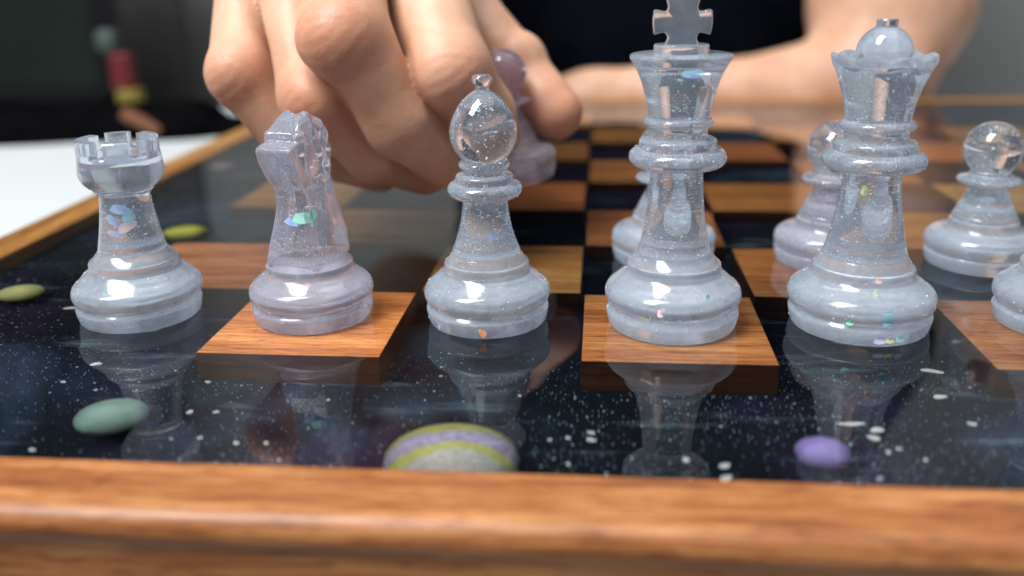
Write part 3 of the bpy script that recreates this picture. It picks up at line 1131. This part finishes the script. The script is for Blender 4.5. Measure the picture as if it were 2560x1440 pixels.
# --- knight
def make_knight(pos):
    fwd = math.radians(-104)
    t = put_piece('chess_knight', pos, 'clear resin horse-head knight with green foil fleck, on a light wooden square')
    b = base_profile(16.5, 17.4, 8.2, 11.8, 15.8, 10.4, 18.2)
    b = b[:-1] + [(10.6, 17.2), (9.0, 17.35)]
    lathe('base', b, t, 'lilac_frost')
    P = [(9.6, 14), (9.3, 18), (8.4, 23), (7.0, 28), (6.3, 33), (6.7, 37), (8.2, 39.4), (10.2, 42.2), (12.0, 46.0), (13.2, 49.6), (13.0, 50.6), (11.4, 51.2), (8.8, 51.6), (8.2, 53.8), (6.6, 55.4), (4.6, 57.0), (1.6, 58.0), (-1.2, 57.4),
         (-4.4, 56.2), (-7.4, 54.0), (-9.8, 50.6), (-11.3, 46.4), (-11.7, 42.6), (-10.4, 40.6), (-9.0, 39.8), (-9.2, 36.0), (-10.2, 31.0), (-11.4, 26.0), (-12.0, 22.4), (-11.6, 19.6), (-11.2, 18.0), (-11.0, 14)]
    h = 0.4
    lo, hi = np.array((-14.5, -12.0, 17.0)), np.array((16.0, 12.0, 61.0))
    Fd = Field(lo, hi, h)
    s, g = Fd.window(lo - 1, hi + 1)
    X, Y, Z = g
    x2 = Fd.ax[0][:, None]
    z2 = Fd.ax[2][None, :]
    d = np.full((len(Fd.ax[0]), len(Fd.ax[2])), 1e9)
    ins = np.zeros(d.shape, bool)
    for (ax, az), (bx, bz) in zip(P, P[1:] + P[:1]):
        ex, ez = bx - ax, bz - az
        tt = np.clip(((x2 - ax) * ex + (z2 - az) * ez) / (ex * ex + ez * ez), 0, 1)
        d = np.minimum(d, (x2 - ax - tt * ex) ** 2 + (z2 - az - tt * ez) ** 2)
        if bz != az:
            cr = ((az > z2) != (bz > z2)) & (x2 < (bx - ax) * (z2 - az) / (bz - az) + ax)
            ins ^= cr
    d2 = np.where(ins, -np.sqrt(d), np.sqrt(d))[:, None, :]
    # half thickness: broad at the chest, slim at the throat, a flat-sided head, thin mane
    zz = Z
    th = np.interp(zz, [17, 24, 32, 38, 42, 47, 52, 56, 59], [8.2, 7.2, 5.6, 4.9, 5.2, 5.5, 5.2, 4.4, 3.2])
    th = th - np.clip((-X - 5.5) / 6.0, 0, 1) * np.where(zz > 39, 2.6, 1.2)
    th = th + 0.3 * np.clip((X - 6) / 6, 0, 1) * (zz > 40)
    rr = 0.9
    qx = d2 + rr
    qy = np.abs(Y) - th + rr
    Fv = np.minimum(np.maximum(qx, qy), 0) + np.sqrt(np.maximum(qx, 0) ** 2 + np.maximum(qy, 0) ** 2) - rr
    Fv = Fv.astype(np.float32)
    # mane: a rounded crest behind the head, combed into locks
    an = np.arctan2(Z - 44.0, -(X + 1.0))
    rad = np.hypot(X + 1.0, Z - 44.0)
    mask = np.clip((rad - 4.5) / 2.5, 0, 1) * np.clip((-X - 1.0) / 2.0, 0, 1) * np.clip((Z - 40.0) / 1.5, 0, 1)
    Fv = (Fv + mask * (0.55 * np.abs(np.sin(an * 4.6 + 0.35 * (rad - 8))) ** 0.7 * -1 + 0.35)).astype(np.float32)
    # raised edge of the mane where it meets the neck
    for sy in (-1, 1):
        Fd.cone(Fv, (-4.2, sy * 4.3, 41.5, 1.0), (-3.8, sy * 4.2, 48.0, 1.2), 0.8)
        Fd.cone(Fv, (-3.8, sy * 4.2, 48.0, 1.2), (-1.0, sy * 3.6, 54.0, 1.1), 0.8)
    # brow, cheek, ear, nostril, eye
    for sy in (-1, 1):
        Fd.ell(Fv, (2.2, sy * 4.6, 47.0), (4.0, 2.4, 4.4), 1.4)
        Fd.ell(Fv, (6.6, sy * 4.7, 53.0), (2.0, 1.5, 1.2), 0.8)
        Fd.cone(Fv, (2.2, sy * 2.6, 55.6, 1.9), (0.6, sy * 2.7, 57.6, 1.2), 1.4)
        Fd.ell(Fv, (11.0, sy * 6.8, 48.2), (1.1, 1.2, 0.8), 0.5, None, True)
        Fd.ell(Fv, (6.8, sy * 6.6, 51.4), (1.2, 1.1, 0.8), 0.5, None, True)
    # chest groove on both sides, curving like the carved neck lines
    v, f = Fd.mesh(Fv)
    c, s_ = math.cos(fwd), math.sin(fwd)
    v = np.stack([v[:, 0] * c - v[:, 1] * s_, v[:, 0] * s_ + v[:, 1] * c, v[:, 2]], 1)
    o = mesh_obj('horse_head', v, f, 'lilac', t, True)
    md = o.modifiers.new('soften', 'SMOOTH')
    md.factor = 0.5
    md.iterations = 5
    full = b + [(7.0, 18), (6.0, 30), (4.6, 38), (4.8, 54)]
    glitter(t, full, 1300, 52, 6)
    foil(t, (1.6, -7.4, 30.8), 2.9, 1.7, 0.3, 1.35, 0.1, 'h_green', 0.2)
    foil(t, (4.2, -6.6, 31.8), 1.5, 1.3, 0.6, 1.4, 0.5, 'h_green', 0.2)
    foil(t, (4.3, -6.6, 29.3), 0.8, 1.3, 0.5, 1.5, 0.2, 'h_teal', 0.2)
    foil(t, (-1.4, -7.2, 29.6), 2.2, 1.1, 0.2, 1.3, 0.4, 'h_blue', 0.2)
    foil(t, (5.2, -1.0, 33.0), 0.6, 1.8, 1.0, 1.5, 0.3, 'h_teal', 0.1)
    foil_at(t, full, -74, 13.6, 1.3, 0.6, 'h_pink')
    return t


make_knight((73.7, 29.1))

# --- pawns
pawn_src = None


def pawn_profiles():
    b = base_profile(16.4, 17.2, 7.6, 10.1, 14.2, 9.4, 16.5)
    stem = spline([(9.45, 16.4), (8.2, 19.2), (6.8, 22.0), (5.8, 24.4), (5.5, 26.0)])
    fl = [(5.5, 26.0), (8.0, 26.4)] + arc(8.7, 27.6, 0.85, -80, 70, 7) + [(7.2, 28.9), (6.3, 29.2), (6.2, 29.9), (5.7, 30.2)]
    head = arc(0, 37.4, 8.75, -51, 90, 22)
    head[-1] = (0.0, head[-1][1])
    return b, stem, fl, head


def make_pawn(name_loc, label, mat, seed, group=None):
    t = put_piece('chess_pawn', name_loc, label, group)
    b, stem, fl, head = pawn_profiles()
    lathe('base', b, t, mat + '_frost')
    lathe('stem', [b[-1]] + stem, t, mat)
    lathe('collar', fl, t, mat)
    lathe('head', [fl[-1]] + head[0:], t, mat + '_clear')
    glitter(t, b + stem + fl + head, 1500, 44, seed)
    return t


make_pawn((278.1, 85.7), 'clear resin pawn on a dark square, in front of the outer bishop', 'ice', 21)
pq = make_pawn((229.9, 86.5), 'clear resin pawn half hidden behind the queen', 'lilac', 22)
pk = make_pawn((176.5, 87.5), 'clear resin pawn standing behind the king, its edges peeking out', 'ice', 23)
hp = make_pawn((124.6, 116.2), 'mauve resin pawn lifted between the fingers and thumb', 'pink', 24)
hp.location = (122.6 * U, 116.2 * U, 21.5 * U)
hp.rotation_euler = (math.radians(2), math.radians(-4), 0.3)

# ------------------------------------------------------------------ the person
FING = {
    'index': [(88.9, 124.6, 109.5, 13.6), (98.5, 91.7, 88.6, 13.0), (108.8, 70.0, 64.2, 12.9), (115.6, 81.0, 49.2, 12.0), (118.3, 98.5, 40.7, 9.8)],
    'middle': [(69.1, 119.4, 112.3, 13.6), (74.5, 85.1, 95.1, 13.0), (79.4, 61.4, 75.0, 13.4), (93.2, 68.6, 50.8, 12.6), (104.5, 83.0, 35.2, 10.4)],
    'ring': [(48.5, 121.4, 111.5, 12.6), (54.7, 91.5, 88.0, 12.0), (68.9, 66.6, 57.6, 12.2), (82.5, 79.0, 39.0, 11.0), (95.1, 93.9, 29.2, 9.2)],
    'pinky': [(31.6, 128.0, 110.8, 11.2), (35.6, 103.1, 90.5, 10.2), (41.3, 76.5, 63.8, 10.7), (56.8, 79.2, 41.0, 9.9), (79.6, 94.3, 28.4, 7.8)],
    'thumb': [(74.0, 178.6, 91.7, 17.0), (101.5, 156.0, 77.9, 13.5), (123.1, 136.4, 59.7, 10.6), (138.6, 125.2, 43.4, 10.2)],
}
WRIST = (50.0, 222.0, 140.0, 27.0)


def build_hand():
    Fd = Field((14, 44, 12), (166, 262, 178), 0.85)
    hand = Fd.blank()
    fl = []
    for k, ch in FING.items():
        F = Fd.blank()
        for a, b in zip(ch[:-1], ch[1:]):
            Fd.cone(F, a, b, 3.5)
        if k != 'thumb':
            # bony knuckle at the middle joint, fleshy pad between joints
            a, c, b = (np.array(ch[i][:3]) for i in (1, 2, 3))
            out = c - 0.5 * (a + b)
            out /= np.linalg.norm(out)
            kn = c + out * (ch[2][3] * (0.42 if k in ('middle', 'ring') else 0.3))
            r = ch[2][3]
            Fd.ell(F, tuple(kn), (r * 0.58, r * 0.58, r * 0.58), 7.0)
            fl.append((kn, r))
            tip = np.array(ch[-1][:3])
            fl.append((tip, r * 0.8))
        else:
            c = np.array(ch[2][:3])
            Fd.ell(F, (c[0] + 2.0, c[1] - 1.5, c[2] + 2.5), (9.6, 9.6, 9.6), 3.0)
            Fd.ell(F, (133.5, 127.5, 47.5), (9.6, 10.4, 9.6), 3.0)
            fl.append((np.array(ch[-1][:3]), 15.0))
        # a crease runs where two fingers press together
        cr = 1.7 * np.exp(-((hand - F) / 2.6) ** 2)
        hand = np.minimum(hand, F) + np.where(np.minimum(hand, F) < 8, cr, 0)
    palm = Fd.blank()
    for k in ('index', 'middle', 'ring', 'pinky'):
        a = FING[k][0]
        Fd.cone(palm, (a[0], a[1], a[2], a[3] + 0.8), WRIST, 9.0)
    Fd.cone(palm, FING['thumb'][0], WRIST, 9.0)
    Fd.ell(palm, (72, 160, 92), (30, 34, 20), 9.0)
    Fd.ell(palm, (84, 138, 84), (14, 20, 16), 8.0)
    hand = Field.smin(hand, palm, 7.0)
    # soften the hand into the forearm
    Fd.cone(hand, WRIST, (20, 330, 150, 31), 9.0)
    v, f = Fd.mesh(hand)
    # creases across the dorsal side of the middle joints
    names = list(FING)

    def chain_d(ch):
        best = np.full(len(v), 1e9)
        for a, b in zip(ch[:-1], ch[1:]):
            a, b = np.array(a), np.array(b)
            d = b[:3] - a[:3]
            t = np.clip((v - a[:3]) @ d / (d @ d), 0, 1)
            best = np.minimum(best, np.linalg.norm(v - a[:3] - t[:, None] * d, axis=1) - a[3] - t * (b[3] - a[3]))
        return best
    own = np.stack([chain_d(FING[k]) for k in names])
    margin = np.sort(own, 0)
    clean = np.clip((margin[1] - margin[0] - 0.8) / 2.5, 0, 1)
    own = own.argmin(0)
    for k in ('index', 'middle', 'ring', 'pinky'):
        ch = FING[k]
        a, c, b = (np.array(ch[i][:3]) for i in (1, 2, 3))
        ax = b - a
        ax /= np.linalg.norm(ax)
        out = c - 0.5 * (a + b)
        out /= np.linalg.norm(out)
        rel = v - (c + out * ch[2][3] * 0.3)
        tpos = rel @ ax
        side = rel @ np.cross(ax, out)
        near = np.exp(-(np.linalg.norm(rel, axis=1) / (ch[2][3] * 0.95)) ** 4)
        tt = tpos + 0.05 * side ** 2 * np.sign(tpos)
        near = near * np.clip((rel @ out) / (ch[2][3] * 0.35), 0, 1)
        near = near * clean * (own == names.index(k))
        disp = -0.55 * near * (np.maximum(0, np.cos(tt * 2 * math.pi / 3.6)) ** 3)
        v = v + out[None, :] * disp[:, None]
    # iron out the voxel steps along the folds between fingers
    e = np.concatenate([f[:, [0, 1]], f[:, [1, 2]], f[:, [2, 3]], f[:, [3, 0]]])
    e = np.concatenate([e, e[:, ::-1]])
    deg = np.bincount(e[:, 0], minlength=len(v)).clip(1)
    wgt = np.exp(-((margin[1] - margin[0]) / 3.0) ** 2)[:, None] * 0.6
    for _ in range(14):
        avg = np.stack([np.bincount(e[:, 0], v[e[:, 1], i], len(v)) for i in range(3)], 1) / deg[:, None]
        v = v + wgt * (avg - v)
    flush = np.zeros(len(v))
    for p_, r in fl:
        flush = np.maximum(flush, np.exp(-(np.linalg.norm(v - p_, axis=1) / (r * 0.95)) ** 2))
    return v, f, flush


hv, hf, hflush = build_hand()
hn = len(hv)

# arms and neck, coarser, in the same body mesh
Fa = Field((-70, 230, -36), (470, 800, 640), 6.0)
body = Fa.blank()
for ch in (
        [(26, 316, 149, 31), (2, 470, 168, 40), (-5, 520, 180, 42), (30, 600, 270, 52), (62, 640, 350, 60)],          # right arm
        [(372, 640, 350, 60), (392, 600, 190, 62), (378, 548, 60, 60), (362, 518, 14, 43), (300, 508, -3, 33), (210, 500, -4, 28), (150, 496, -6, 24), (118, 492, -10, 22)]):  # left arm, forearm along the table
    for a, b in zip(ch[:-1], ch[1:]):
        Fa.cone(body, a, b, 14.0)
# resting left hand beyond the board
for q in ([(108, 492, -12, 20), (70, 490, -16, 16)], [(80, 476, -18, 10), (40, 472, -22, 8.5)], [(72, 488, -18, 10), (28, 486, -22, 8.5)], [(76, 502, -18, 10), (34, 502, -22, 8.5)], [(84, 514, -20, 9), (50, 518, -23, 8)], [(112, 476, -16, 12), (82, 458, -20, 9)]):
    Fa.cone(body, q[0], q[1], 6.0)
Fa.cone(body, (215, 655, 440, 52), (212, 640, 540, 50), 20)
Fa.ell(body, (212, 628, 590, ), (62, 76, 88), 20)
Fa.ell(body, (212, 548, 585), (12, 16, 20), 10)
bv, bf = Fa.mesh(body)
allv = np.concatenate([hv, bv])
allf = np.concatenate([hf, bf + hn])
person = mesh_obj('person', allv, allf, 'skin', None, True)
tag(person, 'person in a black t-shirt reaching over the board to lift a pawn', 'person')
ca = person.data.color_attributes.new('flush', 'FLOAT_COLOR', 'POINT')
fl = np.zeros((len(allv), 4), np.float32)
fl[:hn, 0] = hflush
fl[:, 3] = 1
ca.data.foreach_set('color', fl.ravel())
vg = person.vertex_groups.new(name='soft')
vg.add(list(range(hn)), 1.0, 'REPLACE')
md = person.modifiers.new('soften', 'SMOOTH')
md.factor = 0.5
md.iterations = 6

Fs = Field((-100, 470, -130), (490, 800, 520), 8.0)
sh = Fs.blank()
Fs.ell(sh, (200, 672, 160), (185, 92, 300), 20)
Fs.ell(sh, (215, 665, 370), (170, 80, 110), 30)
for a, b in (((90, 655, 390, 80), (30, 600, 275, 72)), ((30, 600, 275, 72), (-4, 545, 205, 58)), ((340, 655, 390, 78), (388, 612, 235, 76))):
    Fs.cone(sh, a, b, 30)
sv, sf = Fs.mesh(sh)
shirt = mesh_obj('shirt', sv, sf, 'shirt', person, True)
shirt['label'] = 'black short-sleeved t-shirt'
hv2 = lathe_geo(arc(0, 0, 1, 0, 90, 10)[:-1] + [(0, 1)], 32)
hair = mesh_obj('hair', [(66 * x + 212, 80 * y + 636, 92 * z + 596) for x, y, z in hv2[0]], hv2[1], 'hair', person, True)

# ------------------------------------------------------------------ things behind on the left
mon = empty('monitor', (-430, 700, TZ), 'dark monitor with black edge standing behind the board', 'monitor')
mesh_obj('screen', *box_geo(-250, 78, -6, 6, 20, 250), 'screen', mon)
mesh_obj('bezel', *box_geo(78.5, 100, -9, 9, 10, 262, 1.0), 'bezel', mon)
mesh_obj('bezel', *box_geo(-250, 78, -9, 9, 0, 19.5, 1.0), 'bezel', mon)
mesh_obj('stand', *box_geo(-120, -40, -30, 40, -3, -0.5, 1.0), 'bezel', mon)
pn = mesh_obj('charcoal_panel', *box_geo(-95, 95, -8, 8, -20, 260, 3.0), 'charcoal')
pn.location = (-425 * U, 860 * U, TZ * U)
tag(pn, 'plain charcoal grey upright panel between the monitor and the grey wall', 'panel')
tc_ = mesh_obj('added_tall_dark_block', *box_geo(-330, 330, -60, 60, -700, 900, 4.0), 'black')  # added block, mostly hidden, there to darken reflections on the board's left
tc_.location = (-770 * U, 830 * U, (TZ - 30) * U)
tag(tc_, 'added tall black block behind the monitor, darkening reflections in the resin', 'cabinet')
cab = mesh_obj('low_cabinet', *box_geo(-450, 300, -150, 160, -700, 0, 4.0), 'black')
cab.location = (-420 * U, 640 * U, (TZ - 30) * U)
tag(cab, 'low black cabinet behind the white table', 'cabinet')

Fb = Field((-620, 425, -66), (-70, 620, 60), 6.0)
bag = Fb.blank()
for c, r in (((-470, 520, -30), (110, 70, 34)), ((-330, 512, -36), (110, 60, 30)), ((-225, 512, -33), (60, 44, 27)), ((-176, 515, -30), (30, 34, 26)), ((-118, 525, -40), (46, 40, 24)), ((-400, 530, -30), (90, 50, 24)), ((-250, 530, -36), (46, 40, 22))):
    Fb.ell(bag, c, r, 10)
gv, gf = Fb.mesh(bag)
bo = mesh_obj('soft_bag', gv, gf, 'black', None, True)
tag(bo, 'slumped black soft bag lying behind the white table', 'bag')

toy = empty('toy_figure', (-300, 655, TZ - 30), 'small toy with red top and yellow middle, standing by the bag', 'toy')
mesh_obj('red_block', *box_geo(-15, 6, -8, 8, 50, 84, 4.0), 'red', toy)
mesh_obj('yellow_block', *box_geo(-11, 11, -9, 9, 12, 49.5, 4.0), 'yellow', toy)
mesh_obj('teal_head', *box_geo(-26, -6, -8, 8, 84.5, 106, 7.0), 'teal', toy)
ob = mesh_obj('orange_cloth', *box_geo(-17, 17, -6, 6, -4.5, 4.5, 3.0), 'orange')
ob.location = (-203 * U, 482 * U, -18 * U)
ob.rotation_euler = (0, 0.5, 0)
tag(ob, 'small orange strip lying on top of the black bag', 'strap')
